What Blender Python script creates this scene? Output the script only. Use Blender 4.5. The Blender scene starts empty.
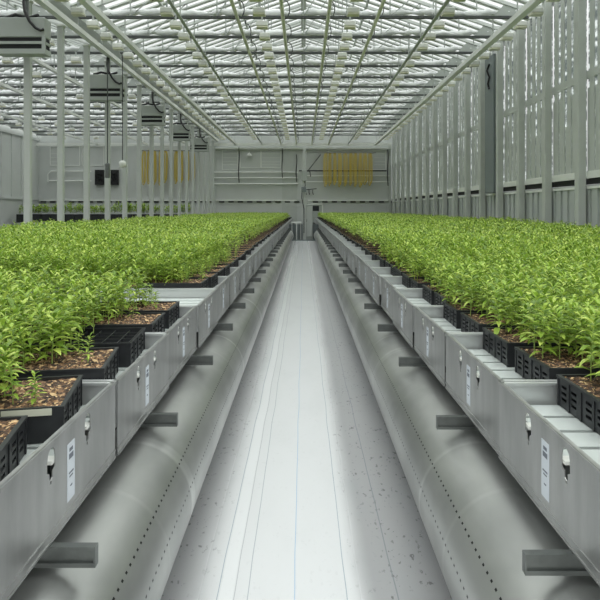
import bpy, math, random
import numpy as np
from mathutils import Vector
from mathutils.geometry import tessellate_polygon

random.seed(7)
rng = np.random.default_rng(11)
SC = bpy.context.scene
COL = SC.collection
PI = math.pi
CAMZ = 1.725            # eye height
WALL = 48.0             # distance of the end wall
PITCH = 0.99            # rolling bench width along the aisle
FIRST = 1.565           # start of the first bench
NB = 46

# ------------------------------------------------------------------ helpers
def lin(c):
    return tuple((x / 12.92 if x <= .04045 else ((x + .055) / 1.055) ** 2.4) for x in (v / 255 for v in c))

ONES = ["", "first", "second", "third", "fourth", "fifth", "sixth", "seventh", "eighth", "ninth", "tenth", "eleventh", "twelfth",
        "thirteenth", "fourteenth", "fifteenth", "sixteenth", "seventeenth", "eighteenth", "nineteenth"]
TENS = ["", "", "twent", "thirt", "fort", "fift", "sixt", "sevent", "eight", "ninet"]
def nth(n):
    if n < 20: return ONES[n]
    t, o = divmod(n, 10)
    return TENS[t] + "ieth" if o == 0 else TENS[t] + "y-" + ONES[o]

class MB:
    """collects boxes, tubes and plates; build() links them as one mesh object"""
    def __init__(s): s.v, s.f, s.m, s.sm = [], [], [], []
    def add(s, vs, fs, mat=0, smooth=False):
        b = len(s.v); s.v += [tuple(v) for v in vs]
        for f in fs:
            s.f.append(tuple(i + b for i in f)); s.m.append(mat); s.sm.append(smooth)
        return s
    def box(s, x0, x1, y0, y1, z0, z1, mat=0):
        x0, x1 = min(x0, x1), max(x0, x1); y0, y1 = min(y0, y1), max(y0, y1); z0, z1 = min(z0, z1), max(z0, z1)
        vs = [(x0,y0,z0),(x1,y0,z0),(x1,y1,z0),(x0,y1,z0),(x0,y0,z1),(x1,y0,z1),(x1,y1,z1),(x0,y1,z1)]
        return s.add(vs, [(0,3,2,1),(4,5,6,7),(0,1,5,4),(1,2,6,5),(2,3,7,6),(3,0,4,7)], mat)
    def cbox(s, x0, x1, y0, y1, z0, z1, c=.01, mat=0):
        """box with chamfered edges along every side"""
        x0, x1 = min(x0, x1), max(x0, x1)
        ring = lambda a, b, cc, d, z: [(a+c,cc,z),(b-c,cc,z),(b,cc+c,z),(b,d-c,z),(b-c,d,z),(a+c,d,z),(a,d-c,z),(a,cc+c,z)]
        vs = ring(x0+c,x1-c,y0+c,y1-c,z0) + ring(x0,x1,y0,y1,z0+c) + ring(x0,x1,y0,y1,z1-c) + ring(x0+c,x1-c,y0+c,y1-c,z1)
        fs = [tuple(range(7,-1,-1)), tuple(range(24,32))]
        for r in range(3):
            for i in range(8):
                j = (i+1) % 8
                fs.append((r*8+i, r*8+j, r*8+8+j, r*8+8+i))
        return s.add(vs, fs, mat)
    def tube(s, pts, r, n=8, mat=0, cap=True, smooth=True):
        pts = [Vector(p) for p in pts]
        rs = r if isinstance(r, (list, tuple)) else [r] * len(pts)
        vs, fs = [], []
        t0 = (pts[1] - pts[0]).normalized()
        up = Vector((0,0,1)) if abs(t0.z) < .9 else Vector((1,0,0))
        nrm = t0.cross(up).normalized()
        for i, p in enumerate(pts):
            a = pts[max(i-1,0)]; b = pts[min(i+1,len(pts)-1)]
            t = (b - a).normalized()
            nrm = (nrm - t * nrm.dot(t)).normalized()
            bn = t.cross(nrm)
            for k in range(n):
                an = 2*PI*k/n
                vs.append(p + (nrm*math.cos(an) + bn*math.sin(an)) * rs[i])
        for i in range(len(pts)-1):
            for k in range(n):
                k2 = (k+1) % n
                fs.append((i*n+k, i*n+k2, (i+1)*n+k2, (i+1)*n+k))
        s.add(vs, fs, mat, smooth)
        if cap:
            m = len(pts)-1
            s.add(vs[:n], [tuple(range(n-1,-1,-1))], mat); s.add(vs[m*n:], [tuple(range(n))], mat)
        return s
    def bar(s, a, b, w, h, mat=0):
        """rectangular bar from a to b; w across (horizontal), h the other way"""
        a, b = Vector(a), Vector(b); t = (b-a).normalized()
        up = Vector((0,0,1)) if abs(t.z) < .95 else Vector((0,1,0))
        sd = t.cross(up).normalized(); u = sd.cross(t)
        vs = []
        for p in (a, b):
            for i, j in ((-1,-1),(1,-1),(1,1),(-1,1)):
                vs.append(p + sd*(w/2*i) + u*(h/2*j))
        return s.add(vs, [(3,2,1,0),(4,5,6,7),(0,1,5,4),(1,2,6,5),(2,3,7,6),(3,0,4,7)], mat)
    def plate(s, outer, holes, fn, t, mat=0):
        """flat plate with cut-out holes: fn(u, v, w) places a point, w runs over the thickness t"""
        loops = [outer] + holes
        flat = [p for l in loops for p in l]
        tris = tessellate_polygon([[Vector((p[0], p[1], 0)) for p in l] for l in loops])
        n = len(flat)
        vs = [fn(u, v, 0) for u, v in flat] + [fn(u, v, t) for u, v in flat]
        fs = [tuple(x) for x in tris] + [tuple(i+n for i in reversed(x)) for x in tris]
        b = 0
        for l in loops:
            m = len(l)
            for i in range(m):
                j = (i+1) % m
                fs.append((b+i, b+j, b+j+n, b+i+n))
            b += m
        return s.add(vs, fs, mat)
    def mesh(s, name, mats):
        me = bpy.data.meshes.new(name)
        me.from_pydata(s.v, [], s.f)
        for m in mats if isinstance(mats, (list, tuple)) else [mats]: me.materials.append(m)
        me.polygons.foreach_set("material_index", s.m)
        me.polygons.foreach_set("use_smooth", s.sm)
        me.update()
        import bmesh
        bm = bmesh.new(); bm.from_mesh(me)
        bmesh.ops.recalc_face_normals(bm, faces=bm.faces); bm.to_mesh(me); bm.free()
        return me
    def build(s, name, mats, parent=None, loc=None):
        o = bpy.data.objects.new(name, s.mesh(name, mats)); COL.objects.link(o)
        if parent is not None: o.parent = parent
        if loc is not None: o.location = loc
        return o

def empty(name, loc):
    o = bpy.data.objects.new(name, None); COL.objects.link(o); o.location = loc
    o.empty_display_size = .1
    return o
def tag(o, label, cat, group=None, kind=None):
    o["label"] = label; o["category"] = cat
    if group: o["group"] = group
    if kind: o["kind"] = kind
    return o
def struct(o):
    o["kind"] = "structure"; return o
def copy_tree(o, parent=None):
    c = o.copy(); COL.objects.link(c)
    if parent is not None: c.parent = parent
    for ch in KIDS.get(o.name, ()): copy_tree(ch, c)
    return c
KIDS = {}
def kids(root, *chs):
    for c in chs:
        if c.parent is None: c.parent = root
    KIDS[root.name] = list(chs)

# ------------------------------------------------------------------ materials
def mat(name, col, rough=.5, metal=0., spec=.5, noise=0., nscale=8., bump=0., bscale=60., stretch=None):
    m = bpy.data.materials.new(name); m.use_nodes = True
    nt = m.node_tree; b = nt.nodes["Principled BSDF"]
    c = lin(col)
    b.inputs["Base Color"].default_value = (*c, 1); b.inputs["Roughness"].default_value = rough
    b.inputs["Metallic"].default_value = metal; b.inputs["Specular IOR Level"].default_value = spec
    if noise or bump:
        tc = nt.nodes.new("ShaderNodeTexCoord"); mp = nt.nodes.new("ShaderNodeMapping")
        nt.links.new(tc.outputs["Object"], mp.inputs[0])
        if stretch: mp.inputs["Scale"].default_value = stretch
    if noise:
        n = nt.nodes.new("ShaderNodeTexNoise"); n.inputs["Scale"].default_value = nscale; n.inputs["Detail"].default_value = 4
        r = nt.nodes.new("ShaderNodeValToRGB")
        r.color_ramp.elements[0].position = .3; r.color_ramp.elements[1].position = .7
        r.color_ramp.elements[0].color = (*[x*(1-noise) for x in c], 1); r.color_ramp.elements[1].color = (*[min(1, x*(1+noise)) for x in c], 1)
        nt.links.new(mp.outputs[0], n.inputs["Vector"]); nt.links.new(n.outputs["Fac"], r.inputs[0]); nt.links.new(r.outputs[0], b.inputs["Base Color"])
    if bump:
        n2 = nt.nodes.new("ShaderNodeTexNoise"); n2.inputs["Scale"].default_value = bscale
        bp = nt.nodes.new("ShaderNodeBump"); bp.inputs["Strength"].default_value = bump; bp.inputs["Distance"].default_value = .01
        nt.links.new(mp.outputs[0], n2.inputs["Vector"]); nt.links.new(n2.outputs["Fac"], bp.inputs["Height"]); nt.links.new(bp.outputs[0], b.inputs["Normal"])
    return m

class NT:
    """tiny node-math helper"""
    def __init__(s, m): s.t = m.node_tree; s.n = s.t.nodes; s.l = s.t.links
    def inp(s, sock, v):
        if isinstance(v, (int, float)): sock.default_value = v
        else: s.l.new(v, sock)
    def math(s, op, a, b=0., c=None):
        n = s.n.new("ShaderNodeMath"); n.operation = op
        s.inp(n.inputs[0], a); s.inp(n.inputs[1], b)
        if c is not None: s.inp(n.inputs[2], c)
        return n.outputs[0]
    def noise(s, vec, scale, detail=3, rough=.5):
        n = s.n.new("ShaderNodeTexNoise"); n.inputs["Scale"].default_value = scale; n.inputs["Detail"].default_value = detail
        n.inputs["Roughness"].default_value = rough
        s.l.new(vec, n.inputs["Vector"]); return n.outputs["Fac"]
    def mapping(s, vec, sc):
        n = s.n.new("ShaderNodeMapping"); n.inputs["Scale"].default_value = sc; s.l.new(vec, n.inputs[0]); return n.outputs[0]
    def obj(s): return s.n.new("ShaderNodeTexCoord").outputs["Object"]
    def xyz(s, v):
        n = s.n.new("ShaderNodeSeparateXYZ"); s.l.new(v, n.inputs[0]); return n.outputs
    def mix(s, f, a, b):
        n = s.n.new("ShaderNodeMix"); n.data_type = "RGBA"
        s.inp(n.inputs["Factor"], f)
        for k, v in ((6, a), (7, b)):
            if isinstance(v, tuple): n.inputs[k].default_value = (*v, 1)
            else: s.l.new(v, n.inputs[k])
        return n.outputs[2]
    def step(s, v, lo, hi):
        n = s.n.new("ShaderNodeMapRange"); n.interpolation_type = "SMOOTHSTEP"
        s.inp(n.inputs[0], v); n.inputs[1].default_value = lo; n.inputs[2].default_value = hi
        return n.outputs[0]
    def bsdf(s): return s.n["Principled BSDF"]

M = {}
M["alu"] = mat("aluminium_sheet", (172, 173, 172), .36, .75, noise=.18, nscale=2.5, bump=.05, bscale=30, stretch=(1, 3, .8))
M["alu_edge"] = mat("aluminium_profile", (205, 208, 207), .38, .6)
M["slat"] = mat("slat_metal", (196, 203, 200), .5, .25)
M["galv"] = mat("galvanised_steel", (116, 120, 118), .38, .85, noise=.16, nscale=14, bump=.04)
M["paint"] = mat("pale_grey_paint", (186, 191, 186), .5, 0, noise=.03, nscale=3)
M["paint_light"] = mat("light_grey_paint", (226, 229, 224), .45, 0)
M["paint_mid"] = mat("grey_green_paint", (166, 172, 167), .55, 0, noise=.03, nscale=2)
M["wall"] = mat("wall_panel", (196, 200, 197), .6, 0, noise=.03, nscale=.8)
M["wall_low"] = mat("wall_panel_low", (178, 184, 181), .6, 0, noise=.03, nscale=.8)
M["slate"] = mat("slate_grey", (122, 131, 132), .5, .1)
M["white"] = mat("white_plastic", (226, 228, 222), .4, 0)
M["chord"] = mat("dark_truss_steel", (74, 78, 76), .6, .1)
M["cloth"] = mat("curtain_cloth", (236, 238, 238), .8, 0, noise=.10, nscale=3, bump=.6, bscale=9)
M["pipe"] = mat("pale_green_pipe", (214, 217, 198), .45, 0)
M["reflector"] = mat("lamp_reflector", (208, 208, 184), .35, .1)
M["black"] = mat("black_plastic", (40, 42, 44), .42, 0, spec=.4, noise=.2, nscale=20)
M["rubber"] = mat("black_rubber", (18, 18, 19), .5)
M["dark"] = mat("dark_void", (20, 22, 23), .7)
M["hose"] = mat("yellow_hose", (192, 170, 58), .5)
M["glassdark"] = mat("dark_window_glass", (30, 36, 40), .15)
M["sticker"] = mat("sticker_paper", (206, 213, 220), .6)
M["ink"] = mat("ink", (112, 118, 128), .7)
M["tagtape"] = mat("tag_tape", (188, 190, 172), .6)
M["concrete"] = mat("concrete", (120, 122, 120), .8, 0, noise=.15, nscale=1.5)

def mat_leaf():
    m = bpy.data.materials.new("leaf"); m.use_nodes = True; N = NT(m); b = N.bsdf()
    g = N.n.new("ShaderNodeNewGeometry")
    r = N.n.new("ShaderNodeValToRGB"); e = r.color_ramp.elements
    e[0].position = 0; e[0].color = (*lin((96, 128, 40)), 1); e[1].position = 1; e[1].color = (*lin((196, 214, 104)), 1)
    e2 = r.color_ramp.elements.new(.5); e2.color = (*lin((148, 180, 66)), 1)
    N.l.new(g.outputs["Random Per Island"], r.inputs[0])
    N.l.new(r.outputs[0], b.inputs["Base Color"]); b.inputs["Roughness"].default_value = .42
    b.inputs["Specular IOR Level"].default_value = .45
    tr = N.n.new("ShaderNodeBsdfTranslucent"); N.l.new(r.outputs[0], tr.inputs[0])
    mx = N.n.new("ShaderNodeMixShader"); mx.inputs[0].default_value = .28
    N.l.new(b.outputs[0], mx.inputs[1]); N.l.new(tr.outputs[0], mx.inputs[2])
    N.l.new(mx.outputs[0], N.n["Material Output"].inputs[0])
    return m
M["leaf"] = mat_leaf()
M["stem"] = mat("stem_green", (156, 178, 96), .5)

def mat_soil():
    m = bpy.data.materials.new("bark_soil"); m.use_nodes = True; N = NT(m); b = N.bsdf(); o = N.obj()
    v = N.n.new("ShaderNodeTexVoronoi"); v.inputs["Scale"].default_value = 85; N.l.new(o, v.inputs["Vector"])
    s = N.n.new("ShaderNodeSeparateColor"); N.l.new(v.outputs["Color"], s.inputs[0])
    r = N.n.new("ShaderNodeValToRGB"); r.color_ramp.interpolation = "LINEAR"; e = r.color_ramp.elements
    e[0].position = 0; e[0].color = (*lin((36, 28, 24)), 1); e[1].position = 1; e[1].color = (*lin((214, 184, 138)), 1)
    x = e.new(.45); x.color = (*lin((78, 58, 43)), 1); x = e.new(.8); x.color = (*lin((146, 112, 78)), 1)
    N.l.new(s.outputs[0], r.inputs[0]); N.l.new(r.outputs[0], b.inputs["Base Color"]); b.inputs["Roughness"].default_value = .8
    bp = N.n.new("ShaderNodeBump"); bp.inputs["Strength"].default_value = .9; bp.inputs["Distance"].default_value = .012
    N.l.new(s.outputs[1], bp.inputs["Height"]); N.l.new(bp.outputs[0], b.inputs["Normal"])
    return m
M["soil"] = mat_soil()
M["wetsoil"] = mat("dark_wet_soil", (34, 28, 26), .6, noise=.5, nscale=60, bump=.8, bscale=90)

def mat_duct(sign):
    """satin duct skin with two rows of small punched holes and faint ring wrinkles"""
    m = bpy.data.materials.new("duct_skin"); m.use_nodes = True; N = NT(m); b = N.bsdf(); o = N.obj(); x, y, z = N.xyz(o)
    xs = N.math("MULTIPLY", x, -sign)                     # positive towards the aisle
    ang = N.math("ARCTAN2", z, xs)
    fy = N.math("ABSOLUTE", N.math("SUBTRACT", N.math("FRACT", N.math("DIVIDE", N.math("ADD", y, 100), .046)), .5))
    iny = N.math("LESS_THAN", fy, .16)
    hole = None
    for a in (math.radians(39), math.radians(14)):
        k = N.math("MULTIPLY", N.math("LESS_THAN", N.math("ABSOLUTE", N.math("SUBTRACT", ang, a)), .014), iny)
        hole = k if hole is None else N.math("MAXIMUM", hole, k)
    ring = N.noise(N.mapping(o, (.15, 3.2, .15)), 1.0, 2)
    blot = N.noise(N.mapping(o, (1.5, .7, 1.5)), 2.0, 4)
    base = N.mix(N.step(blot, .3, .7), lin((158, 160, 158)), lin((186, 188, 185)))
    base = N.mix(N.step(ring, .62, .68), base, lin((208, 210, 207)))  # bright wrinkle reflections painted in as paler rings
    c = N.mix(hole, base, lin((34, 36, 37)))
    N.l.new(c, b.inputs["Base Color"]); b.inputs["Metallic"].default_value = .80; b.inputs["Roughness"].default_value = .33
    bp = N.n.new("ShaderNodeBump"); bp.inputs["Strength"].default_value = .25; bp.inputs["Distance"].default_value = .02
    N.l.new(ring, bp.inputs["Height"]); N.l.new(bp.outputs[0], b.inputs["Normal"])
    return m

def mat_floorcover():
    m = bpy.data.materials.new("ground_cover_fabric"); m.use_nodes = True; N = NT(m); b = N.bsdf(); o = N.obj(); x, y, z = N.xyz(o)
    wob = N.math("MULTIPLY", N.math("SUBTRACT", N.noise(N.mapping(o, (0, .8, 0)), 1.0, 2), .5), .03)
    xx = N.math("ADD", x, wob)
    # trodden clean middle, dirt flecks along both edges
    edge = N.math("MAXIMUM", N.step(xx, .19, .33), N.step(N.math("MULTIPLY", xx, -1), .36, .60))
    cloud = N.noise(N.mapping(o, (1.2, .5, 1)), 3.0, 5)
    base = N.mix(edge, lin((205, 207, 208)), lin((146, 147, 148)))
    base = N.mix(N.math("MULTIPLY", N.step(cloud, .45, .75), N.math("ADD", .06, N.math("MULTIPLY", edge, .40))), base, lin((140, 145, 147)))
    fl = N.noise(N.mapping(o, (1, .55, 1)), 42, 3, .6)
    big = N.noise(N.mapping(o, (1, 1, 1)), 5, 2)
    fleck = N.math("MULTIPLY", N.step(fl, .60, .66), N.math("MULTIPLY", N.step(big, .38, .58), N.math("ADD", N.math("MULTIPLY", edge, .95), .06)))
    base = N.mix(fleck, base, lin((92, 94, 94)))
    for px, w, colr, f in ((-.042, .0022, (150, 178, 204), .9), (-.385, .0022, (140, 156, 166), .8), (-.31, .002, (150, 156, 160), .7), (-.25, .0022, (140, 152, 160), .7),
                           (.19, .0022, (140, 156, 166), .8), (.416, .0028, (104, 112, 118), .8)):
        k = N.math("MULTIPLY", N.math("LESS_THAN", N.math("ABSOLUTE", N.math("SUBTRACT", xx, px)), w), f)
        base = N.mix(k, base, lin(colr))
    strip = N.math("MULTIPLY", N.math("LESS_THAN", N.math("ABSOLUTE", N.math("SUBTRACT", xx, -.347)), .03), .18)
    base = N.mix(strip, base, lin((240, 242, 242)))
    N.l.new(base, b.inputs["Base Color"])
    rg = N.math("ADD", .15, N.math("MULTIPLY", edge, .30)); N.l.new(rg, b.inputs["Roughness"])
    b.inputs["Specular IOR Level"].default_value = .8
    return m

def mat_glass(name, haze, tint):
    """thin clear pane: mostly transparent, a little haze and a fresnel reflection"""
    m = bpy.data.materials.new(name); m.use_nodes = True; N = NT(m); N.n.remove(N.bsdf())
    t = N.n.new("ShaderNodeBsdfTransparent"); t.inputs[0].default_value = (*tint, 1)
    d = N.n.new("ShaderNodeBsdfTranslucent"); d.inputs[0].default_value = (.85, .88, .88, 1)
    g = N.n.new("ShaderNodeBsdfGlossy"); g.inputs["Roughness"].default_value = .08
    m1 = N.n.new("ShaderNodeMixShader"); m1.inputs[0].default_value = haze
    N.l.new(t.outputs[0], m1.inputs[1]); N.l.new(d.outputs[0], m1.inputs[2])
    m2 = N.n.new("ShaderNodeMixShader"); m2.inputs[0].default_value = .06
    N.l.new(m1.outputs[0], m2.inputs[1]); N.l.new(g.outputs[0], m2.inputs[2])
    N.l.new(m2.outputs[0], N.n["Material Output"].inputs[0])
    return m
M["roofglass"] = mat_glass("roof_glass", .05, (.85, .87, .87))
M["sideglass"] = mat_glass("side_glass", .85, (.80, .84, .83))
def _mottle():
    m = M["sideglass"]; N = NT(m)
    tr = [n for n in N.n if n.type == "BSDF_TRANSLUCENT"][0]
    f = N.noise(N.mapping(N.obj(), (1, 2.2, 4.5)), 1.6, 4, .7)
    N.l.new(N.mix(N.step(f, .42, .62), (.30, .33, .32), (.95, .98, .97)), tr.inputs[0])
_mottle()

# ------------------------------------------------------------------ ground
struct(MB().box(-22, 7.3, -2, WALL + .3, -.2, 0).build("floor", M["concrete"]))
fc = MB()
fc.box(-1.0, 1.0, -1.5, 32.0, 0, .006)
struct(fc.build("floor_covering", mat_floorcover()))
struct(MB().box(-1.2, 1.2, 32.0, 32.12, 0, .06).build("trim_1", M["slate"]))

# ------------------------------------------------------------------ air ducts
DUCT = {-1: -.830, 1: .853}
for s in (-1, 1):
    mb = MB(); n = 40; r = .290
    ys = [-1.2] + list(np.linspace(-1.0, 31.6, 80)) + [31.75, 31.84, 31.88]
    rs = [r] * 81 + [r * .93, r * .75, r * .4]
    vs, fs = [], []
    for y, rr in zip(ys, rs):
        for k in range(n):
            a = 2*PI*k/n; vs.append((rr*math.cos(a), y, rr*math.sin(a)))
    for i in range(len(ys)-1):
        for k in range(n):
            fs.append((i*n+k, i*n+(k+1)%n, (i+1)*n+(k+1)%n, (i+1)*n+k))
    fs.append(tuple((len(ys)-1)*n + k for k in range(n)))
    mb.add(vs, fs, 0, True)
    d = mb.build("air_duct", mat_duct(s), loc=(DUCT[s], 0, r + .008))
    side = "left" if s < 0 else "right"
    tag(d, f"long grey perforated air duct on the floor under the {side} benches", "duct", "perforated air ducts")
    c = MB()
    for y in (31.6,):
        pts = [((r+.006)*math.cos(a), y, (r+.006)*math.sin(a)) for a in np.linspace(0, 2*PI, 33)]
        c.tube(pts, .014, 6)
    cc = c.build("end_collar", M["white"], d)

# ------------------------------------------------------------------ bench supports (square tubes poking out over the ducts)
for s, y0, xe in ((-1, 1.885, .650), (1, 1.845, .678)):
    side = "left" if s < 0 else "right"
    proto = empty("bench_support", (0, 0, 0))
    t = MB(); a, b, z0, z1, h = xe, 6.45, .603, .667, .032
    # folded channel: two lips with a recessed web between them
    t.box(s*a, s*b, -.012, .016, z1-.010, z1); t.box(s*a, s*b, -.012, .016, z0, z0+.014); t.box(s*a, s*b, -.002, .016, z0+.014, z1-.010)
    t.box(s*a, s*(a+.006), -.012, -.002, z0+.014, z1-.010)
    cb = t.build("crossbar", M["galv"], proto)
    legs = []
    for lx in (1.35, 5.9):
        l = MB().box(s*(lx-.03), s*(lx+.03), -.03, .03, .012, z0).box(s*(lx-.07), s*(lx+.07), -.07, .07, 0, .012)
        legs.append(l.build("leg", M["galv"], proto))
    kids(proto, cb, *legs)
    nsup = 37
    for i in range(nsup):
        o = proto if i == 0 else copy_tree(proto)
        o.location = (0, y0 + 1.212*i, 0)
        tag(o, f"steel support tube poking out under the {side} benches, {nth(i+1)} from the front", "support tube", f"support tubes under the {side} benches")

# ------------------------------------------------------------------ rolling benches
RAIL = {-1: .803, 1: .830}
ZT, ZB, ZD = .989, .673, .905
def slot(cu, flip):
    """key-shaped cut-out: wide rounded head, narrow foot"""
    f = flip
    p = [(.022,.842),(.022,.845+.05),(.019,.955),(.010,.966),(-.002,.966),(-.016,.955),(-.022,.93),(-.022,.900),(-.012,.896),(-.012,.876),(-.004,.870),(.004,.876),(.006,.895)]
    p = [(.024,.905),(.024,.935),(.020,.955),(.010,.966),(-.004,.966),(-.016,.956),(-.022,.935),(-.022,.905),(-.010,.897),(-.010,.880),(-.002,.874),(.008,.880),(.010,.897)]
    return [(cu + f*u*1.35, .966 + (v-.966)*1.12) for u, v in p]
def dot(cu, cv, r=.007, n=8):
    return [(cu + r*math.cos(2*PI*k/n), cv + r*math.sin(2*PI*k/n)) for k in range(n)]
def make_bench(s):
    X = RAIL[s]; L = PITCH
    root = empty("rolling_bench", (s*X, 0, 0))
    e = .010
    fn = lambda u, v, w: (s*w, u, v)
    pl = MB()
    pl.plate([(e, ZB), (L-e, ZB), (L-e, ZT), (e, ZT)], [slot(L/2-.16, 1), slot(L/2+.16, 1), dot(L/2-.163, .858), dot(L/2+.157, .858)], fn, .004)
    pl.box(0, s*.018, e, L-e, ZT-.004, ZT)                    # folded top lip
    pl.box(-s*.004, 0, e, L-e, ZT-.012, ZT+.001)              # rolled top edge
    pl.box(-s*.004, s*.03, e, L-e, ZB-.004, ZB+.002)          # folded foot
    pl.box(-s*.0035, 0, e, L-e, .698, .704)                   # stiffening crease
    plate = pl.build("end_plate", M["alu"], root)
    sides = []
    for a in (.006, L-.006-.022):
        sm = MB()
        sm.box(s*.006, s*5.70, a, a+.022, ZT-.012, ZT)
        sm.box(s*.006, s*5.70, a+.008, a+.014, .80, ZT-.012)
        sm.box(s*.006, s*5.70, a, a+.022, .79, .80)
        sides.append(sm.build("side_rail", M["alu_edge"], root))
    dk = MB()
    n = 6; p = (L-.07)/n
    for i in range(n):
        a = .035 + p*i
        dk.box(s*.03, s*5.68, a+.006, a+p-.022, ZD-.012, ZD)
        dk.box(s*.03, s*5.68, a+p-.022, a+p-.018, ZD-.03, ZD)
    for xx in (.4, 2.8, 5.2):
        dk.box(s*xx, s*(xx+.05), .03, L-.03, .80, ZD-.03)
    deck = dk.build("slat_deck", M["slat"], root)
    cl = MB()  # white tabs added to imitate lit spots on the rail's inner flange
    for i in range(n):
        a = .035 + p*i + .01
        cl.box(s*.005, s*.06, a, a+.045, ZD, ZD+.012)
    lit_tabs = cl.build("lit_flange_tabs", M["white"], root)
    st = MB().box(-s*.0012, 0, L/2-.032, L/2+.032, .73, .925)
    sticker = st.build("sticker", M["sticker"], root)
    sticker["label"] = "pale vertical sticker with small print"
    ik = MB()
    for z, h, w in ((.895, .012, .03), (.87, .018, .038), (.82, .006, .04), (.808, .005, .03), (.775, .005, .018)):
        ik.box(-s*.0018, -s*.0012, L/2-w/2, L/2+w/2, z, z+h)
    print_ = ik.build("print", M["ink"], sticker)
    KIDS[sticker.name] = [print_]
    kids(root, plate, *sides, deck, lit_tabs, sticker)
    return root
for s in (-1, 1):
    side = "left" if s < 0 else "right"
    proto = make_bench(s)
    for k in range(NB):
        o = proto if k == 0 else copy_tree(proto)
        o.location = (s*(RAIL[s] + random.uniform(-.012, .012)), FIRST + PITCH*k, 0)
        tag(o, f"grey metal rolling bench along the {side} side of the aisle, {nth(k+1)} from the front", "bench", f"rolling benches on the {side}")

# ------------------------------------------------------------------ trays
TL, TW, TH = .40, .56, .125           # along the aisle, across, high
TZ = ZD + .002
def make_tray(s, soilmat="soil", detail=True):
    root = empty("seedling_tray", (0, 0, 0))
    t = MB(); w = .006
    # aisle-side wall with vent slots
    holes = []
    for cu in (.055, .140, .260, .345):
        for cv in (.035, .060, .085):
            holes.append([(cu-.022, cv-.006), (cu+.022, cv-.006), (cu+.022, cv+.006), (cu-.022, cv+.006)])
    t.plate([(0,0),(TL,0),(TL,TH),(0,TH)], holes if detail else [], lambda u, v, d: (s*d, u, v), w)
    t.box(s*(TW-w), s*TW, 0, TL, 0, TH); t.box(s*w, s*(TW-w), 0, w, 0, TH); t.box(s*w, s*(TW-w), TL-w, TL, 0, TH)
    t.box(s*w, s*(TW-w), w, TL-w, 0, .006)
    t.box(-s*.006, s*.010, -.004, TL+.004, TH-.01, TH); t.box(s*.010, s*TW, -.004, .008, TH-.01, TH); t.box(s*.010, s*TW, TL-.008, TL+.004, TH-.01, TH)
    for u in (0, .094, TL/2-.006, TL-.106, TL-.012):              # ribs
        t.box(-s*.004, 0, u, u+.012, 0, TH-.01)
    body = t.build("tray_body", M["black"], root)
    g = MB()
    for i in range(1, 7): g.box(s*TW*i/7-.002, s*TW*i/7+.002, w, TL-w, TH-.05, TH-.0125)
    for i in range(1, 5): g.box(s*w, s*(TW-w), TL*i/5-.002, TL*i/5+.002, TH-.05, TH-.0125)
    grid = g.build("cell_grid", M["black"], root)
    so = MB(); nx, ny = 36, 28; vs, fs = [], []
    zz = TH - (.010 if soilmat == "soil" else .035)
    for j in range(ny+1):
        for i in range(nx+1):
            vs.append((s*(.013+(TW-.02)*i/nx), .010+(TL-.02)*j/ny, zz + random.uniform(-.006, .006)))
    for j in range(ny):
        for i in range(nx):
            q = j*(nx+1)+i; fs.append((q, q+1, q+nx+2, q+nx+1))
    so.add(vs, fs, 0, False)
    soil = so.build("soil", M[soilmat], root)
    kids(root, body, grid, soil)
    return root
TRAYX = {-1: .925, 1: 1.065}
trays = {-1: [], 1: []}               # (x0, y0) of the edge trays, for planting
for s in (-1, 1):
    side = "left" if s < 0 else "right"
    proto = make_tray(s); wet = None
    n = 0; used = False
    for k in range(NB):
        for h in (0, 1):
            y = FIRST + PITCH*k + (.05 if h == 0 else .54)
            if s < 0 and k == 3: continue                    # the bench with an empty gap
            n += 1
            x = TRAYX[s] + random.uniform(-.02, .03)
            rz = random.uniform(-.02, .02)
            if s < 0 and n <= 6: x, rz = ((.85, .20), (.845, .20), (.87, .15), (.895, .08), (.91, .04), (.92, .03))[n-1]
            bare = (s < 0 and n == 4)
            if bare: o = make_tray(s, "wetsoil")
            elif not used: o = proto; used = True
            else: o = copy_tree(proto)
            o.location = (s*x, y, TZ); o.rotation_euler = (0, 0, rz)
            trays[s].append((x, y))
            extra = " with nearly bare cells" if bare else (" with pale front tape" if (s < 0 and n == 2) else "")
            tag(o, f"black seedling tray{extra}, {nth(n)} from the front at {side} bench edge", "tray", f"seedling trays along the {side} bench edge")
            if s < 0 and n == 2:
                tp = MB().box(-.20, -.035, -.0055, -.004, TH-.028, TH-.004).build("tape_label", M["tagtape"], o)
                tp["label"] = "pale blank tape on the near face"
# trays deeper in the canopy: hidden under the leaves
inner = MB()
for s in (-1, 1):
    for k in range(NB):
        if s < 0 and k == 3: continue
        for h in (0, 1):
            y = FIRST + PITCH*k + (.05 if h == 0 else .54)
            for j in range(1, 9):
                x = TRAYX[s] + .03 + .59*j
                inner.box(s*x, s*(x+.57), y, y+TL, TZ, TZ+TH-.008, 1)
                inner.box(s*x, s*(x+.57), y, y+.006, TZ+TH-.008, TZ+TH, 0); inner.box(s*x, s*(x+.57), y+TL-.006, y+TL, TZ+TH-.008, TZ+TH, 0)
o = inner.build("seedling_trays", [M["black"], M["soil"]])
tag(o, "inner black seedling trays packed under the dense green canopy on both sides", "trays", kind="stuff")

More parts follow.
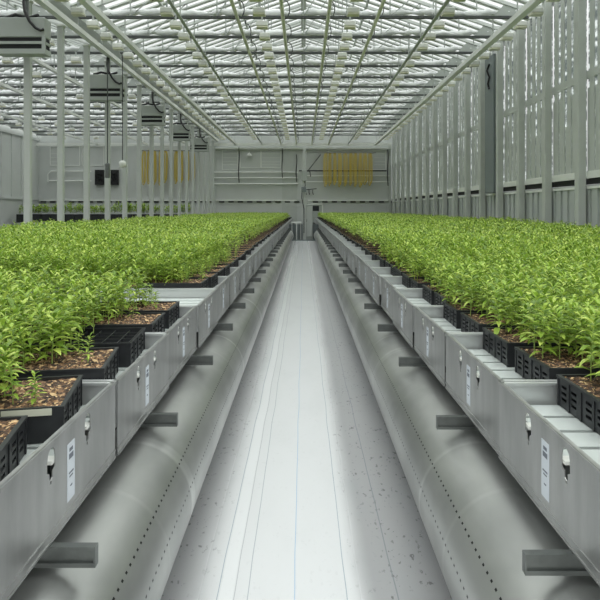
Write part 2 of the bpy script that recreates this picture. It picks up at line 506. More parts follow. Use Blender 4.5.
# ------------------------------------------------------------------ seedlings
def leaf_arrays(px, py, pz, yaw, pitch, L, W, droop, lod):
    """one pointed leaf as an arched, folded strip"""
    st = [0, .3, .65, 1.0] if lod else [0, .18, .45, .75, 1.0]
    wd = [.15, .95, .8, .03] if lod else [.12, .7, 1.0, .62, .03]
    vs, fs = [], []
    for t, w in zip(st, wd):
        p = pitch - droop*t
        d = L*t
        hx = d*math.cos(pitch - droop*t*.5); hz = d*math.sin(pitch - droop*t*.5)
        ww = W*w*.5
        for q in (-1, 0, 1) if not lod else (-1, 1):
            lx, ly = hx, q*ww
            lz = hz + (abs(q)*ww*.45 if not lod else 0)
            vs.append((px + lx*math.cos(yaw) - ly*math.sin(yaw), py + lx*math.sin(yaw) + ly*math.cos(yaw), pz + lz))
    c = 2 if lod else 3
    for i in range(len(st)-1):
        for j in range(c-1):
            fs.append((i*c+j, i*c+j+1, (i+1)*c+j+1, (i+1)*c+j))
    return vs, fs
def make_plant(seed, lod):
    R = random.Random(seed)
    H = R.uniform(.20, .27)
    bx, by = R.uniform(-.02, .02), R.uniform(-.02, .02)
    lv, lf = [], []
    n = R.randint(23, 27) if not lod else R.randint(9, 11)
    yaw = R.uniform(0, 6.28)
    for i in range(n):
        f = .14 + .84*(i/(n-1))**.8 if not lod else .45 + .55*i/(n-1)
        z = H*f; yaw += 2.4 + R.uniform(-.4, .4)
        L = (.100 - .036*f)*R.uniform(.8, 1.15) * (1.15 if lod else .88); W = L*R.uniform(.31, .42) * (1.1 if lod else 1)
        pt = .25 + .75*f**2 + R.uniform(-.25, .25)
        v, fc_ = leaf_arrays(bx*f*f, by*f*f, z, yaw, pt, L, W, R.uniform(.5, 1.3), lod)
        b = len(lv); lv += v; lf += [tuple(q+b for q in ff) for ff in fc_]
    st = MB(); st.tube([(bx*f*f, by*f*f, H*f) for f in (0, .35, .7, 1)], [.0032, .0028, .0022, .0012], 4, cap=False)
    return lv, lf, st
VAR = [make_plant(100+i, False) for i in range(8)]
LOD = [make_plant(300+i, True) for i in range(6)]

# where every seedling stands
pos = []                               # x, y, scale, side, tray index or -1
for s in (-1, 1):
    side_tr = trays[s]
    for i, (x0, y0) in enumerate(side_tr):
        for a in range(7):
            for b in range(5):
                pk = ({0: .03, 1: .08, 2: .25, 3: .7} if i < 6 else {0: .06, 1: .35, 2: .8}).get(a, .97) if s < 0 else {0: .40, 1: .85}.get(a, .97)
                if s < 0 and i == 3 and a < 4: pk *= .3
                if random.random() > pk: continue
                x = x0 + TW*(a+.5)/7; y = y0 + TL*(b+.5)/5
                sc = random.uniform(.80, 1.08) * (.6 if (s < 0 and a <= 2) else 1)
                pos.append((s*(x + random.uniform(-.012, .012)), y + random.uniform(-.012, .012), sc, s, i))
    for k in range(NB):
        if s < 0 and k == 3: continue
        for h in (0, 1):
            y0 = FIRST + PITCH*k + (.05 if h == 0 else .54)
            for j in range(1, 9):
                x0 = TRAYX[s] + .03 + .59*j
                for a in range(7):
                    for b in range(5):
                        x = x0 + .57*(a+.5)/7; y = y0 + TL*(b+.5)/5
                        pos.append((s*(x + random.uniform(-.015, .015)), y + random.uniform(-.015, .015), random.uniform(.82, 1.10), s, -1))
PZ = TZ + TH - .012
def in_frame(p):
    x = 303.5 + 600*p[0]/p[1]; y = 208.5 + 600*(CAMZ - PZ - .24*p[2])/p[1]; yb = 208.5 + 600*(CAMZ - PZ)/p[1]
    return 3 < x < 597 and y < 596 and yb > 0
cand = sorted((p for p in pos if p[1] > 1.2 and in_frame(p)), key=lambda p: math.hypot(p[0], p[1]))
single = cand[:300]; sset = set(id(p) for p in single)
rest = [p for p in pos if id(p) not in sset and p[1] > 1.2]
protos = []
for i, (lv, lf, st) in enumerate(VAR):
    protos.append([None, st.mesh("stem", M["stem"]), MB().add(lv, lf, 0, True).mesh("leaves", M["leaf"])])
def ordinal_tray(p):
    return min(range(len(trays[p[3]])), key=lambda i: abs(trays[p[3]][i][1] + TL/2 - p[1]))
ps, pl_ = [], []
for i, p in enumerate(single):
    r = empty("seedling", (p[0], p[1], PZ)); r.rotation_euler = (0, 0, random.uniform(0, 6.28)); r.scale = (p[2],)*3
    v = protos[i % 8]
    for nm, me in (("stem", v[1]), ("leaves", v[2])):
        c = bpy.data.objects.new(nm, me); COL.objects.link(c); c.parent = r
    side = "left" if p[3] < 0 else "right"; t = ordinal_tray(p) + 1
    if p[4] >= 0:
        tag(r, f"leafy green seedling growing in the {nth(t)} black tray of the {side} bench edge", "seedling", f"seedlings in the {nth(t)} {side} edge tray")
    else:
        tag(r, f"leafy green seedling deep in the canopy behind the {nth(t)} {side} edge tray", "seedling", f"seedlings behind the {nth(t)} {side} edge tray")

def mass(name, plants, zbase, label, cat):
    """all remaining plants as one mesh"""
    V, Q, off = [], [], 0
    far_keep = []
    groups = {}
    for p in plants:
        if p[1] > 9:
            if random.random() > (.75 if p[1] < 20 else .5): continue
            key = ("l", random.randrange(len(LOD)))
        else: key = ("v", random.randrange(len(VAR)))
        groups.setdefault(key, []).append(p)
    for (kd, i), lst in groups.items():
        lv, lf, st = (LOD if kd == "l" else VAR)[i]
        if kd == "v":
            b = len(lv); bv = np.array(list(lv) + st.v); bf = np.array([tuple(f) for f in lf] + [tuple(q+b for q in f) for f in st.f])
        else: bv = np.array(lv); bf = np.array(lf)
        P = np.array([q[:3] for q in lst]); n = len(P)
        a = rng.uniform(0, 2*PI, n); c, s_ = np.cos(a), np.sin(a); sc = P[:, 2]
        x = (bv[None,:,0]*c[:,None] - bv[None,:,1]*s_[:,None]) * sc[:,None] + P[:,0,None]
        y = (bv[None,:,0]*s_[:,None] + bv[None,:,1]*c[:,None]) * sc[:,None] + P[:,1,None]
        grow = (1 + .08*np.sin(P[:,0]*1.3 + P[:,1]*.7)) * (1 + .45*np.clip((P[:,1]-5)/8, 0, 1))
        z = bv[None,:,2] * (sc*grow)[:,None] + zbase
        V.append(np.stack([x, y, z], -1).reshape(-1, 3))
        Q.append((bf[None] + (np.arange(n)*len(bv))[:,None,None] + off).reshape(-1, 4)); off += n*len(bv)
    V = np.concatenate(V).astype(np.float32); Q = np.concatenate(Q).astype(np.int32)
    me = bpy.data.meshes.new(name)
    me.vertices.add(len(V)); me.vertices.foreach_set("co", V.ravel())
    me.loops.add(Q.size); me.loops.foreach_set("vertex_index", Q.ravel())
    me.polygons.add(len(Q)); me.polygons.foreach_set("loop_start", np.arange(0, Q.size, 4, dtype=np.int32))
    me.materials.append(M["leaf"])
    me.polygons.foreach_set("use_smooth", np.ones(len(Q), dtype=bool))
    me.update(calc_edges=True); me.validate()
    o = bpy.data.objects.new(name, me); COL.objects.link(o)
    return tag(o, label, cat, kind="stuff")
mass("seedling_canopy", rest, PZ, "dense bright green canopy of young seedlings covering the benches on both sides", "seedlings")

# ------------------------------------------------------------------ far bench in the neighbouring bay
fb = empty("crop_table", (-14.4, 43.2, 0))
kids(fb, MB().box(-6.4, 6.4, 0, 3.2, .71, .75).build("table_top", M["galv"], fb),
     *[MB().box(x-.03, x+.03, y-.03, y+.03, 0, .71).build("leg", M["galv"], fb) for x in (-5.8, -2, 2, 5.8) for y in (.15, 3.05)])
tag(fb, "long table of dark trays and taller plants standing before the far wall beyond the columns", "table")
ft = make_tray(1, "wetsoil", False)
i = 0
tall = []
for row in range(2):
    for k in range(21):
        o = ft if i == 0 else copy_tree(ft)
        i += 1
        x = -20.7 + .6*k; y = 43.25 + row*1.3
        o.location = (x, y, .752); o.scale = (1, 1, 4.4)
        tag(o, f"dark tray in the {'front' if row == 0 else 'back'} row on the far crop table, {nth(k+1)} from its outer end", "tray", "trays on the far crop table")
        for q in range(26): tall.append((x + random.uniform(.03, .53), y + random.uniform(.03, .40), random.uniform(1.6, 2.6)))
mass("crop_plants", tall, 1.15, "taller green plants growing on the table before the far wall beyond the columns", "plants")

# ------------------------------------------------------------------ walls
Zt = CAMZ + 5.9
wf = MB()
wf.box(-21.4, 7.3, WALL, WALL+.2, 0, Zt)
wf.add([(-21.4, WALL+.05, Zt), (-7, WALL+.05, Zt), (-14.2, WALL+.05, Zt+2.4), (-7, WALL+.05, Zt), (7.3, WALL+.05, Zt), (0.1, WALL+.05, Zt+2.4)], [(0,1,2),(3,4,5)])
wall_far = struct(wf.build("wall_far", M["wall"]))
def wx(p): return (p - 303.5) * WALL / 600
def wz(p): return CAMZ + (208.5 - p) * WALL / 600
fr = MB()
def frame(x0, x1, y0, y1, t=.05, d=.05):
    a, b, c, e = wx(x0), wx(x1), wz(y1), wz(y0)
    fr.box(a, b, WALL-d, WALL, e-t, e); fr.box(a, b, WALL-d, WALL, c, c+t); fr.box(a, a+t, WALL-d, WALL, c, e); fr.box(b-t, b, WALL-d, WALL, c, e)
frame(222, 238, 150, 170); frame(240, 261, 150, 168); frame(261, 281, 150, 168); frame(328, 386, 150, 170)
frame(50, 80, 146, 166); frame(82, 104, 146, 166)
for y in (154, 158, 162, 165):
    fr.box(wx(223), wx(237), WALL-.03, WALL, wz(y), wz(y)+.03); fr.box(wx(262), wx(280), WALL-.03, WALL, wz(y), wz(y)+.03)
    fr.box(wx(374), wx(385), WALL-.03, WALL, wz(y), wz(y)+.03); fr.box(wx(51), wx(60), WALL-.03, WALL, wz(y), wz(y)+.03)
fr.build("panel_frames", M["paint_light"], wall_far)["kind"] = "structure"
pb = MB(); pb.box(wx(282), wx(297), WALL-.06, WALL, 0, wz(146)); pb.box(wx(213), wx(216), WALL-.1, WALL, 0, wz(146)); pb.box(wx(388), wx(391), WALL-.1, WALL, 0, wz(146))
pb.build("wall_pilaster", M["paint"], wall_far)["kind"] = "structure"
hd = MB().box(-7, 7, WALL-.5, WALL-.32, wz(146.5), wz(143.5)).box(-7, 7, WALL-.3, WALL-.02, wz(149.5), wz(148))
struct(hd.build("trim_2", M["paint_light"]))
struct(MB().box(-21.4, -7, WALL-.5, WALL-.32, wz(146.5), wz(143.5)).build("trim_3", M["paint_light"]))
# slit rail low on the far wall
sl = MB(); sl.box(-21.2, wx(297), WALL-.08, WALL, wz(201), wz(200)+.02)
sl.box(wx(308), 7.0, WALL-.08, WALL, wz(201), wz(200)+.02)
r = struct(sl.build("trim_4", M["paint_light"]))
bk = MB()
for x in np.arange(-21, 6.9, .75):
    if wx(296) < x < wx(309): continue
    bk.box(x, x+.42, WALL-.09, WALL, wz(202.5), wz(201.2))
bk.build("trim_bracket", M["dark"], r)["kind"] = "structure"
# door in the far wall
dr = MB(); dr.box(wx(308), wx(323), WALL-.08, WALL, 0, wz(203.3))
door = struct(dr.build("door_1", M["paint_mid"]))
MB().box(wx(308.5), wx(322.5), WALL-.11, WALL-.08, wz(204.8), wz(203.3)).box(wx(308), wx(309.2), WALL-.11, WALL-.08, 0, wz(203.3)).box(wx(321.8), wx(323), WALL-.11, WALL-.08, 0, wz(203.3)).build("door_frame", M["paint_light"], door)["kind"] = "structure"
MB().box(wx(311), wx(319), WALL-.10, WALL-.08, wz(211), wz(205.8)).build("door_pane", M["glassdark"], door)["kind"] = "structure"

def pipe(name, pts, r, m, label, cat, group=None, n=8):
    return tag(MB().tube(pts, r, n).build(name, M[m]), label, cat, group)
for y, rr, lb in ((172.5, .05, "upper"), (178, .045, "middle"), (184, .05, "lower")):
    pipe("wall_pipe", [(wx(213), WALL-.16, wz(y)), (wx(298), WALL-.16, wz(y))], rr, "paint_light", f"{lb} white horizontal pipe along the far wall between columns and pillar", "pipe", "pipes on the far wall")
for y, lb in ((176, "upper"), (182, "lower")):
    pipe("wall_pipe", [(wx(306), WALL-.16, wz(y)), (wx(389), WALL-.16, wz(y))], .04, "paint_light", f"{lb} thin white pipe on the far wall behind the hoses near the door", "pipe", "pipes behind the hoses")
pipe("wall_pipe", [(wx(299), WALL-.3, wz(171)), (wx(386), WALL-.3, wz(171))], .05, "dark", "black horizontal pipe behind the yellow hoses near the pillar", "pipe")
pipe("hose_strut", [(wx(308), WALL-.3, wz(171)), (wx(320.5), WALL-.4, wz(155))], .04, "chord", "dark diagonal strut beside the yellow hoses over the door", "strut")
pipe("hose_rail", [(wx(307), WALL-.62, wz(153.4)), (wx(375), WALL-.62, wz(153.4))], .035, "galv", "thin horizontal rail carrying the yellow hoses near the door", "rail")
pipe("hose_rail", [(wx(142), WALL-.62, wz(151.5)), (wx(200), WALL-.62, wz(151.5))], .035, "galv", "thin horizontal rail carrying the yellow hoses behind the columns", "rail")
pipe("wall_pipe", [(wx(49), WALL-.2, wz(182)), (wx(49), WALL-.2, wz(174)), (wx(52), WALL-.2, wz(171.5)), (wx(92), WALL-.2, wz(171.5))], .05, "paint_light", "upper bent white pipe on the far wall behind the left columns", "pipe", "bent pipes left")
pipe("wall_pipe", [(wx(50), WALL-.2, wz(181)), (wx(92), WALL-.2, wz(181))], .05, "paint_light", "lower straight white pipe on the far wall behind the left columns", "pipe", "bent pipes left")
def cable(x, y0, y1, lb, r=.04):
    pts = [(wx(x) + .03*math.sin(t*7), WALL-.45, wz(y0 + (y1-y0)*t)) for t in np.linspace(0, 1, 9)]
    pipe("hanging_cable", pts, r, "rubber", lb, "cable", "dark cables before the far wall", 6)
cable(239.5, 148, 183, "dark cable hanging beside the vent panel on the far wall")
cable(282.5, 149, 178, "dark cable hanging just short of the wall pilaster")
cable(296.5, 155, 182, "thick dark cable hanging along the pillar by the pipe ends")
cable(387, 150, 186, "dark cable hanging in the corner beside the hoses")
cable(66, 146, 178, "dark cable hanging on the far wall behind the left columns")
# yellow hoses
def hoses(x0, x1, y0, y1, n, where):
    for i in range(n):
        x = x0 + (x1-x0)*(i+.5)/n + random.uniform(-.5, .5); yb = y1 + random.uniform(-2.2, .8); wdt = random.uniform(1.2, 2.6)
        mb = MB()
        for q in range(2):
            xx = wx(x + q*1.0 - .5); W2 = wdt*WALL/600*.5; zt, zb = wz(y0) - .05*q, wz(yb - q*2)
            yo = WALL - .62 - .03*q
            pts = []
            for t in np.linspace(0, 1, 25):
                a = 2*PI*t
                px = xx + W2*math.sin(a)*(1 + .25*math.sin(3*a+i)); pz = (zt+zb)/2 + (zt-zb)/2*math.copysign(abs(math.cos(a))**.35, math.cos(a))
                pts.append((px, yo + .05*math.cos(a), pz))
            mb.tube(pts, .031, 6)
        o = mb.build("hanging_hose", M["hose"])
        tag(o, f"yellow hose looped over the rail {where}, {nth(i+1)} from the left", "hose", f"yellow hoses {where}")
hoses(322.5, 372, 153, 187, 10, "near the far door")
hoses(143, 197, 151, 185, 10, "behind the columns")

# centre post, cabinet and small table where the aisle floor ends
po = empty("centre_post", (.045, 32.5, 0))
kids(po, MB().cbox(-.09, .09, -.06, .06, 0, 4.95, .015).build("shaft", M["paint"], po),
     MB().cbox(-.14, .14, -.20, -.06, 3.2, 3.8, .02).build("junction_box", M["paint_mid"], po),
     MB().cbox(-.16, .10, -.20, -.06, 2.62, 2.9, .02).build("valve_box", M["slate"], po),
     MB().tube([(.02, -.1, 3.2), (.06, -.16, 2.95), (-.12, -.16, 2.7), (-.14, -.12, 2.3), (-.02, -.1, 1.7), (-.02, -.1, .4)], .022, 6).build("cable", M["rubber"], po),
     MB().tube([(.1, -.1, 3.75), (.3, -.12, 3.72), (.34, -.12, 3.45)], .03, 6).build("bent_pipe", M["rubber"], po))
tag(po, "pale post with boxes and black cables standing at the far end of the aisle", "post")
cb = empty("control_cabinet", (.30, 32.7, 0))
kids(cb, MB().cbox(-.20, .20, -.12, .2, 0, 1.95, .015).build("cabinet_body", M["paint_mid"], cb),
     MB().cbox(-.16, .16, -.14, -.12, .2, 1.85, .008).build("cabinet_door", M["paint"], cb),
     MB().cbox(-.13, -.11, -.17, -.14, 1.0, 1.15, .004).build("handle", M["rubber"], cb))
tag(cb, "tall grey cabinet standing beside the centre post at the aisle end", "cabinet")
tb = empty("side_table", (-.37, 32.6, 0))
kids(tb, MB().cbox(-.30, .26, -.2, .2, .93, 1.0, .01).build("table_top", M["paint_light"], tb),
     *[MB().box(x-.025, x+.025, y-.025, y+.025, 0, .93).build("leg", M["paint_light"], tb) for x, y in ((0.0, -.16), (-.26, .16), (.22, .16))])
tag(tb, "small pale table standing at the far end of the aisle beside the post", "table")
struct(MB().box(-1.2, 1.2, 33.3, 33.36, 0, .85).build("trim_5", M["slate"]))
hk = empty("hanging_hook_bar", (wx(304), WALL-.2, wz(190)))
kids(hk, MB().bar((0, 0, 0), (1.0, 0, .1), .05, .06).build("bar", M["rubber"], hk),
     *[MB().tube([(x, -.03, 0), (x, -.1, -.25), (x+.05, -.1, -.38)], .035, 6).build("hook", M["rubber"], hk) for x in (.15, .4, .7)])
tag(hk, "black bar with three hooks on the far wall above the door", "hook bar")

# side wall of the neighbouring bay
wl = MB().box(-21.4, -21.2, 8, WALL, 0, Zt)
for y in np.arange(9, WALL, 1.5): wl.box(-21.2, -21.14, y, y+.06, 2.6, Zt-.3)
wl.box(-21.2, -21.1, 8, WALL, 2.4, 2.55); wl.box(-21.2, -21.1, 8, WALL, Zt-.5, Zt-.3)
struct(wl.build("wall_left", M["wall"]))

# right wall
COLZ0, CP = 15.0, 2.06
wr = MB()
zs = CAMZ + .55
Y0 = 4.5
wr.box(7.12, 7.3, Y0, WALL, 0, zs+.04)
for y in np.arange(Y0, WALL-.2, .412): wr.box(7.07, 7.12, y+.05, y+.30, .3, zs-.04)
wall_right = struct(wr.build("wall_right", M["wall_low"]))
nb = int((WALL - Y0) / CP) + 1
bays = [COLZ0 + CP*(k - 5) for k in range(0, 22)]
sill, dark, midr, slt, gl = MB(), MB(), MB(), MB(), MB()
for yb in bays:
    a, b = yb + .05, min(yb + CP - .05, WALL - .02)
    if b - a < .3: continue
    sill.box(7.05, 7.2, a, b, zs-.06, zs)
    dark.box(7.10, 7.28, a, b, zs+.06, zs+.20)
    sill.box(7.05, 7.2, a, b, zs+.20, zs+.38)
    midr.box(7.05, 7.12, a, b, CAMZ+3.22, CAMZ+3.42)
    n = 5; w = (b-a)/n
    for i in range(n):
        slt.box(7.055, 7.075, a+w*i, a+w*i+w*.60, zs+.38, Zt)              # slats
        if i != 2: slt.box(7.085, 7.095, a+w*i+w*.60, a+w*i+w*1.03, zs+.38, CAMZ+3.0)   # set-back strips
        else: slt.box(7.085, 7.095, a+w*i+w*.60, a+w*i+w*1.03, zs+.38, CAMZ+2.2)
    gl.box(7.10, 7.11, a, b, zs+.38, Zt)
for nm, mb_, m_ in (("window_sill", sill, "paint_light"), ("wall_slit", dark, "dark"), ("window_rail", midr, "paint"), ("wall_slats", slt, "paint"), ("window_pane", gl, "sideglass")):
    o = mb_.build(nm, M[m_], wall_right); o["kind"] = "structure"
struct(MB().box(7.05, 7.3, Y0, WALL, Zt, Zt+.25).build("trim_6", M["paint"]))

# ------------------------------------------------------------------ columns
def column_proto(x, top, w=.085, d=.07, nm="steel_column"):
    root = empty(nm, (x, 0, 0))
    kids(root, MB().cbox(-w, w, -d, d, .02, top, .012).build("shaft", M["paint"], root),
         MB().box(-w-.025, w+.025, -.13, .13, 0, .02).build("base_plate", M["galv"], root),
         MB().cbox(-w-.02, w+.02, -d-.03, d+.03, top, top+.06, .01).build("cap_plate", M["paint_light"], root))
    return root
pr = column_proto(-6.98, CAMZ+5.22)
for k in range(16):
    o = pr if k == 0 else copy_tree(pr)
    o.location = (-6.98, 15.2 + CP*k, 0)
    tag(o, f"pale grey steel column in the row beyond the left benches, {nth(k+1)} from the front", "column", "columns beyond the left benches", "thing")
pr = column_proto(6.92, Zt, .10, .11, "wall_post")
n = 0
for yb in bays:
    if yb > WALL - .3 or yb < 14: continue
    o = pr if n == 0 else copy_tree(pr)
    n += 1
    o.location = (6.92, yb, 0)
    tag(o, f"pale grey wall post along the slatted right wall, {nth(n)} from the front", "post", "posts along the right wall", "thing")
# grey shaft on the right wall
sh = empty("wall_duct", (6.92, 22.0, zs + .02))
kids(sh, MB().cbox(-.12, .12, -.50, .50, .0, 5.0, .02).build("duct_body", M["slate"], sh),
     MB().tube([(-.14, -.1, 4.7), (-.17, .1, 4.5), (-.17, -.2, 4.2), (-.15, .05, 4.0), (-.16, -.12, 3.8)], .035, 6).build("cable", M["rubber"], sh))
tag(sh, "dark grey vertical duct box on the slatted wall between two posts", "duct")

# ------------------------------------------------------------------ roof
RZ = Zt; RH = 2.45; R0 = -6.0
def slope_z(x): return RZ + RH*(1 - abs(x)/7.0)
for bay, cx in (("main", 0.), ("side", -14.1)):
    g = MB()
    for sgn in (-1, 1):
        g.add([(sgn*7, R0, RZ+.02), (0, R0, RZ+RH+.02), (0, WALL+.2, RZ+RH+.02), (sgn*7, WALL+.2, RZ+.02)], [(0,1,2,3)])
    glass = struct(g.build("ceiling" if cx == 0 else "ceiling_side", M["roofglass"], loc=(cx, 0, 0)))
    b = MB()
    step = .52
    for y in np.arange(R0+.2, WALL, step):
        for sgn in (-1, 1):
            b.bar((sgn*7, y, RZ-.03), (0, y, RZ+RH-.03), .19, .05)
    for f in (.33, .66):
        for sgn in (-1, 1): b.bar((sgn*7*f, R0, slope_z(7*f)-.1), (sgn*7*f, WALL, slope_z(7*f)-.1), .07, .1)
    b.box(-.1, .1, R0, WALL, RZ+RH-.2, RZ+RH-.06)
    o = b.build("ceiling_bars", M["paint"], glass); o["kind"] = "structure"
struct(MB().box(-7.3, -6.8, R0, WALL, RZ-.12, RZ+.1).build("trim_7", M["paint"]))

def truss_proto():
    root = empty("roof_truss", (0, 0, CAMZ+5.70))
    T = RZ - (CAMZ+5.70)
    c = MB().box(-6.75, 6.75, -.05, .05, 0, .075).build("bottom_chord", M["chord"], root)
    web = []
    for x in np.arange(-5.2, 5.3, 1.3):
        w = MB(); web.append(w); w.bar((x, 0, .075), (x, 0, T + RH*(1-abs(x)/7) - .12), .03, .03)
    for i, x in enumerate(np.arange(-5.2, 5.1, 2.6)):
        w = MB(); web.append(w); w.bar((x, 0, .075), (x+1.3, 0, T + RH*(1-abs(x+1.3)/7) - .12), .025, .025)
    web = [w.build("web_bar", M["paint_mid"], root) for w in web]
    top = []
    for sgn in (-1, 1): top.append(MB().bar((sgn*6.9, 0, T-.02), (0, 0, T+RH-.12), .09, .1).build("top_chord", M["paint"], root))
    ch = [c] + web + top
    for sgn in (-1, 1):
        q = MB().plate([(sgn*5.7, .08), (sgn*6.75, .08), (sgn*6.75, .40), (sgn*6.0, .40)], [], lambda u, v, d: (u, d-.015, v), .03)
        ch.append(q.build("gusset_plate", M["paint_mid"], root))
    kids(root, *ch)
    return root
def curtain_proto():
    root_m = MB(); n = 90; R = random.Random(5)
    pts, rs = [], []
    for i in range(n+1):
        x = -6.6 + 13.2*i/n
        pts.append((x, 0, .03*math.sin(x*2.3) + .02*math.sin(x*7))); rs.append(.095 + .025*math.sin(x*5.1) + .03*R.uniform(-1, 1))
    root_m.tube(pts, rs, 10)
    return root_m.build("shade_curtain", M["cloth"])
tp = truss_proto(); cp_ = curtain_proto()
n = 0
TR0 = 13.9
trz = [TR0 + CP*k for k in range(17) if TR0 + CP*k < WALL - .4]
for bay, cx in (("over the aisle bay", 0.), ("over the bay beyond the columns", -14.1)):
    for k, y in enumerate(trz):
        if cx < 0 and y < 15.5: continue
        o = tp if n == 0 else copy_tree(tp); n += 1
        o.location = (cx, y, CAMZ+5.70)
        tag(o, f"horizontal roof truss {bay}, {nth(k+1)} from the front", "roof truss", f"roof trusses {bay}")
        c = cp_ if n == 1 else cp_.copy()
        if n > 1: COL.objects.link(c)
        c.location = (cx, y + .10, CAMZ + 5.90)
        tag(c, f"white gathered shade curtain {bay}, {nth(k+1)} from the front", "curtain", f"gathered shade curtains {bay}")

# longitudinal beams and pipes under the trusses
HB = 5.1
def run(name, x, h, kind, m, label, cat, w=.14, hook=False, bay=0.):
    root = empty(name, (x, 0, CAMZ+h))
    if kind == "pipe": b = MB().tube([(0, 9, 0), (0, WALL-.5, 0)], w/2, 10).build("pipe_run", M[m], root)
    else: b = MB().box(-w/2, w/2, 9, WALL-.5, -w/2, w/2).box(-w/2-.02, w/2+.02, 9, WALL-.5, -w/2-.02, -w/2).build("beam_run", M[m], root)
    ch = [b]
    for y in trz:
        if hook:
            pts = [(.02 + .16*math.sin(a), y+.15, .25 + .25*math.cos(a+PI)) for a in np.linspace(0, PI, 9)] + [(.02, y+.15, 5.70-h)]
            ch.append(MB().tube(pts, .016, 5).build("hanger", M["chord"], root))
        else:
            ch.append(MB().bar((0, y, w/2), (0, y, 5.70-h), .03, .03).build("hanger", M["paint_mid"], root))
    kids(root, *ch)
    return tag(root, label, cat)
run("heating_pipe", -1.77, HB, "pipe", "pipe", "pale green overhead pipe, first from the columns among the four over the aisle", "pipe", .10, True)
run("heating_pipe", -.55, HB, "pipe", "pipe", "pale green overhead pipe, second from the columns among the four over the aisle", "pipe", .10, True)
run("heating_pipe", .66, HB, "pipe", "pipe", "pale green overhead pipe, third from the columns among the four over the aisle", "pipe", .10, True)
run("heating_pipe", 1.97, HB, "pipe", "pipe", "pale green overhead pipe, nearest the slatted wall among the four over the aisle", "pipe", .10, True)
run("overhead_rail", -3.28, HB, "beam", "paint_mid", "thin grey overhead rail beside the lamp row nearer the columns", "rail", .045)
run("overhead_rail", 3.52, HB, "beam", "paint_mid", "thin grey overhead rail beside the lamp row nearer the slatted wall", "rail", .045)
run("overhead_beam", -5.36, HB, "beam", "paint_light", "pale overhead beam over the left benches, inner one of the two by the columns", "beam", .14)
run("overhead_beam", -6.75, 5.36, "beam", "paint_light", "pale overhead beam on top of the left column row", "beam", .14)
run("overhead_beam", 5.69, HB, "beam", "paint_light", "pale overhead beam running before the tops of the right wall posts", "beam", .15)
run("overhead_rail", -9.2, HB, "beam", "paint_light", "pale overhead rail in the side bay nearest behind the columns", "rail", .10)
run("overhead_rail", -12.4, HB, "beam", "paint_light", "pale overhead rail along the middle of the side bay", "rail", .10)
run("overhead_rail", -16.3, HB, "beam", "paint_light", "pale overhead rail in the side bay towards its outer wall", "rail", .10)

# ------------------------------------------------------------------ grow lamps
lp = empty("hanging_lamp", (0, 0, 0))
kids(lp, MB().cbox(-.165, .165, -.11, .11, 0.02, .17, .02).build("housing", M["white"], lp),
     MB().plate([(-.15, -.10), (.15, -.10), (.175, .12), (-.175, .12)], [], lambda u, v, d: (u, v, d-.03), .05).build("reflector", M["reflector"], lp),
     MB().bar((0, 0, .17), (0, 0, .36), .05, .03).build("bracket", M["paint_mid"], lp))
first = True
HL = 5.34
ROWS = [(-6.2, 0, "between the beams by the columns"), (-3.76, 0, "beside the grey rail nearer the columns"), (-1.22, 0, "over the left half of the aisle"), (1.37, 0, "over the right half of the aisle"),
        (3.98, 0, "by the grey rail nearer the slatted wall"), (6.40, 0, "along the tops of the right wall posts"),
        (-8.3, 1, "in first row behind the columns"), (-10.8, 1, "in second row behind the columns"), (-13.3, 1, "in third row behind the columns"),
        (-15.8, 1, "in fourth row behind the columns"), (-18.3, 1, "in the row nearest the far side wall")]
for x, sp, where in ROWS:
    y0, dy, nl = (15.3, 1.19, 27) if sp == 0 else (19.5, 2.38, 12)
    for i in range(nl):
        o = lp if first else copy_tree(lp); first = False
        o.location = (x, y0 + dy*i, CAMZ+HL)
        tag(o, f"white box lamp {where}, {nth(i+1)} from the front", "lamp", f"grow lamps {where}")
# ------------------------------------------------------------------ air units on the column row
au = empty("air_unit", (0, 0, 0))
bx = MB(); bx.cbox(-.62, .56, -.30, .06, .40, .88, .02)
kids(au, bx.build("casing", M["paint_mid"], au),
     MB().box(-.60, .54, -.26, .02, .12, .40).build("core", M["dark"], au),
     MB().box(-.62, .56, -.30, .06, .0, .12).build("bottom_tray", M["paint_mid"], au),
     MB().box(-.62, .56, -.30, -.27, .235, .30).box(.53, .56, -.27, .06, .235, .30).box(.48, .56, -.30, -.24, .12, .42).build("louvre", M["paint_mid"], au),
     MB().tube([(-.02, -.1, 1.5), (.02, -.25, 1.25), (.10, -.36, 1.0), (.22, -.37, .76), (.36, -.37, .60), (.48, -.36, .54), (.53, -.31, .58)], .035, 8).build("hose", M["rubber"], au),
     MB().tube([(-.5, -.1, .92), (-.2, -.2, .97), (.1, -.1, .92), (.35, -.2, .96)], .04, 6).build("cable_bundle", M["rubber"], au),
     MB().bar((0, -.05, .88), (0, -.05, 1.50), .08, .08).build("hanger", M["galv"], au))
for i, k in enumerate((0, 3, 6, 9, 12)):
    o = au if i == 0 else copy_tree(au)
    o.location = (-6.80, 15.2 + CP*k - .42, CAMZ + 3.74)
    tag(o, f"grey air unit with black hose hanging by the left column row, {nth(i+1)} from the front", "air unit", "air units along the column row")
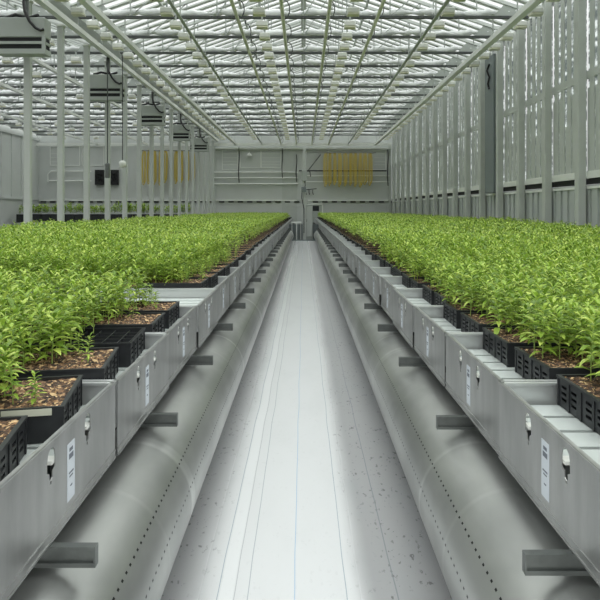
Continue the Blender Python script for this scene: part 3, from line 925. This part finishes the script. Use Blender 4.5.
# sensor lamp and device hanging among the columns
sn = empty("hanging_sensor", (-6.2, 20.6, CAMZ + 1.30))
sn.location = ((122.5-303.5)/600*20.6, 20.6, CAMZ + (208.5-167.5)/600*20.6)
kids(sn, MB().tube([(0,0,0),(0,0,.02),(0,0,.14),(0,0,.2),(0,0,.24)], [.07,.11,.12,.10,.03], 14).build("sensor_body", M["white"], sn),
     MB().tube([(0,0,.24),(0,0,3.85)], .014, 6).build("cord", M["rubber"], sn))
tag(sn, "white sensor hanging on a long dark cord among the columns", "sensor")
dv = empty("hanging_controller", ((107.5-303.5)/600*20.2, 20.2, CAMZ + (208.5-178)/600*20.2))
kids(dv, MB().cbox(-.07, .07, -.06, .06, 0, .5, .02).build("controller_body", M["galv"], dv),
     MB().tube([(0,0,.5),(0,0,3.95)], .02, 6).build("cord", M["chord"], dv))
tag(dv, "slim grey controller hanging on a cord before a column of the left row", "controller")
# black fans on the far wall of the side bay
for i, (a, b) in enumerate(((96, 104.5), (110.5, 119))):
    fr_ = empty("wall_fan", (wx((a+b)/2), WALL-.02, wz(185)))
    h = wz(170)-wz(185); w2 = (wx(b)-wx(a))/2
    blades = MB()
    for k in range(5):
        an = 2*PI*k/5
        blades.bar((0, -.17, h/2), (w2*.8*math.cos(an), -.17, h/2 + w2*.8*math.sin(an)), .02, .16)
    kids(fr_, MB().plate([(-w2,0),(w2,0),(w2,h),(-w2,h)], [[(w2*.9*math.cos(2*PI*q/20), h/2+w2*.9*math.sin(2*PI*q/20)) for q in range(20)]], lambda u, v, d: (u, -.25+d, v), .2).build("fan_frame", M["dark"], fr_),
         MB().box(-w2, w2, -.05, 0, 0, h).build("back_panel", M["rubber"], fr_),
         blades.build("blades", M["black"], fr_))
    tag(fr_, f"black square fan on the far wall behind the columns, {('further from', 'closer to')[i]} the yellow hoses", "fan", "wall fans")
# white lamp on the far wall
wl_ = empty("wall_lamp", (wx(249.5), WALL-.02, wz(155.5)))
kids(wl_, MB().tube([(0,-.25,.16),(0,-.25,.12),(0,-.25,0),(0,-.25,-.06)], [.03,.12,.22,.20], 14).build("lamp_shade", M["white"], wl_),
     MB().tube([(0,0,.25),(0,-.2,.28),(0,-.25,.16)], .03, 6).build("arm", M["paint_light"], wl_))
tag(wl_, "small white domed lamp on the far wall panel above the pipes", "lamp")

# ------------------------------------------------------------------ daylight: overcast sky, brighter overhead
W = bpy.data.worlds.new("World"); SC.world = W; W.use_nodes = True
nt = W.node_tree; bg = nt.nodes["Background"]
tc = nt.nodes.new("ShaderNodeTexCoord"); sx = nt.nodes.new("ShaderNodeSeparateXYZ"); nt.links.new(tc.outputs["Generated"], sx.inputs[0])
mr = nt.nodes.new("ShaderNodeMapRange"); sq = nt.nodes.new("ShaderNodeMath"); sq.operation = "POWER"; sq.inputs[1].default_value = 1.7
mx0 = nt.nodes.new("ShaderNodeMath"); mx0.operation = "MAXIMUM"; mx0.inputs[1].default_value = 0
nt.links.new(sx.outputs[2], mx0.inputs[0]); nt.links.new(mx0.outputs[0], sq.inputs[0]); nt.links.new(sq.outputs[0], mr.inputs[0])
mr.inputs[1].default_value = 0; mr.inputs[2].default_value = 1; mr.inputs[3].default_value = .48; mr.inputs[4].default_value = 5.6
nt.links.new(mr.outputs[0], bg.inputs["Strength"])
bg.inputs["Color"].default_value = (.98, .99, .98, 1)

# ------------------------------------------------------------------ camera
cd = bpy.data.cameras.new("camera"); cam = bpy.data.objects.new("camera", cd); COL.objects.link(cam)
cam.location = (0, 0, CAMZ); cam.rotation_euler = (PI/2, 0, 0)
cd.sensor_fit = "HORIZONTAL"; cd.sensor_width = 36; cd.lens = 36
cd.shift_x = -3.5/600; cd.shift_y = -91.5/600; cd.clip_end = 300; cd.clip_start = .05
SC.camera = cam
vs_ = SC.view_settings
SC.display_settings.display_device = "sRGB"
vs_.view_transform = "Standard"; vs_.look = "None"; vs_.exposure = 0.0; vs_.gamma = 1; vs_.use_curve_mapping = False
cy = SC.cycles
cy.max_bounces = 8; cy.diffuse_bounces = 4; cy.glossy_bounces = 3; cy.transparent_max_bounces = 24; cy.transmission_bounces = 4
cy.use_denoising = True
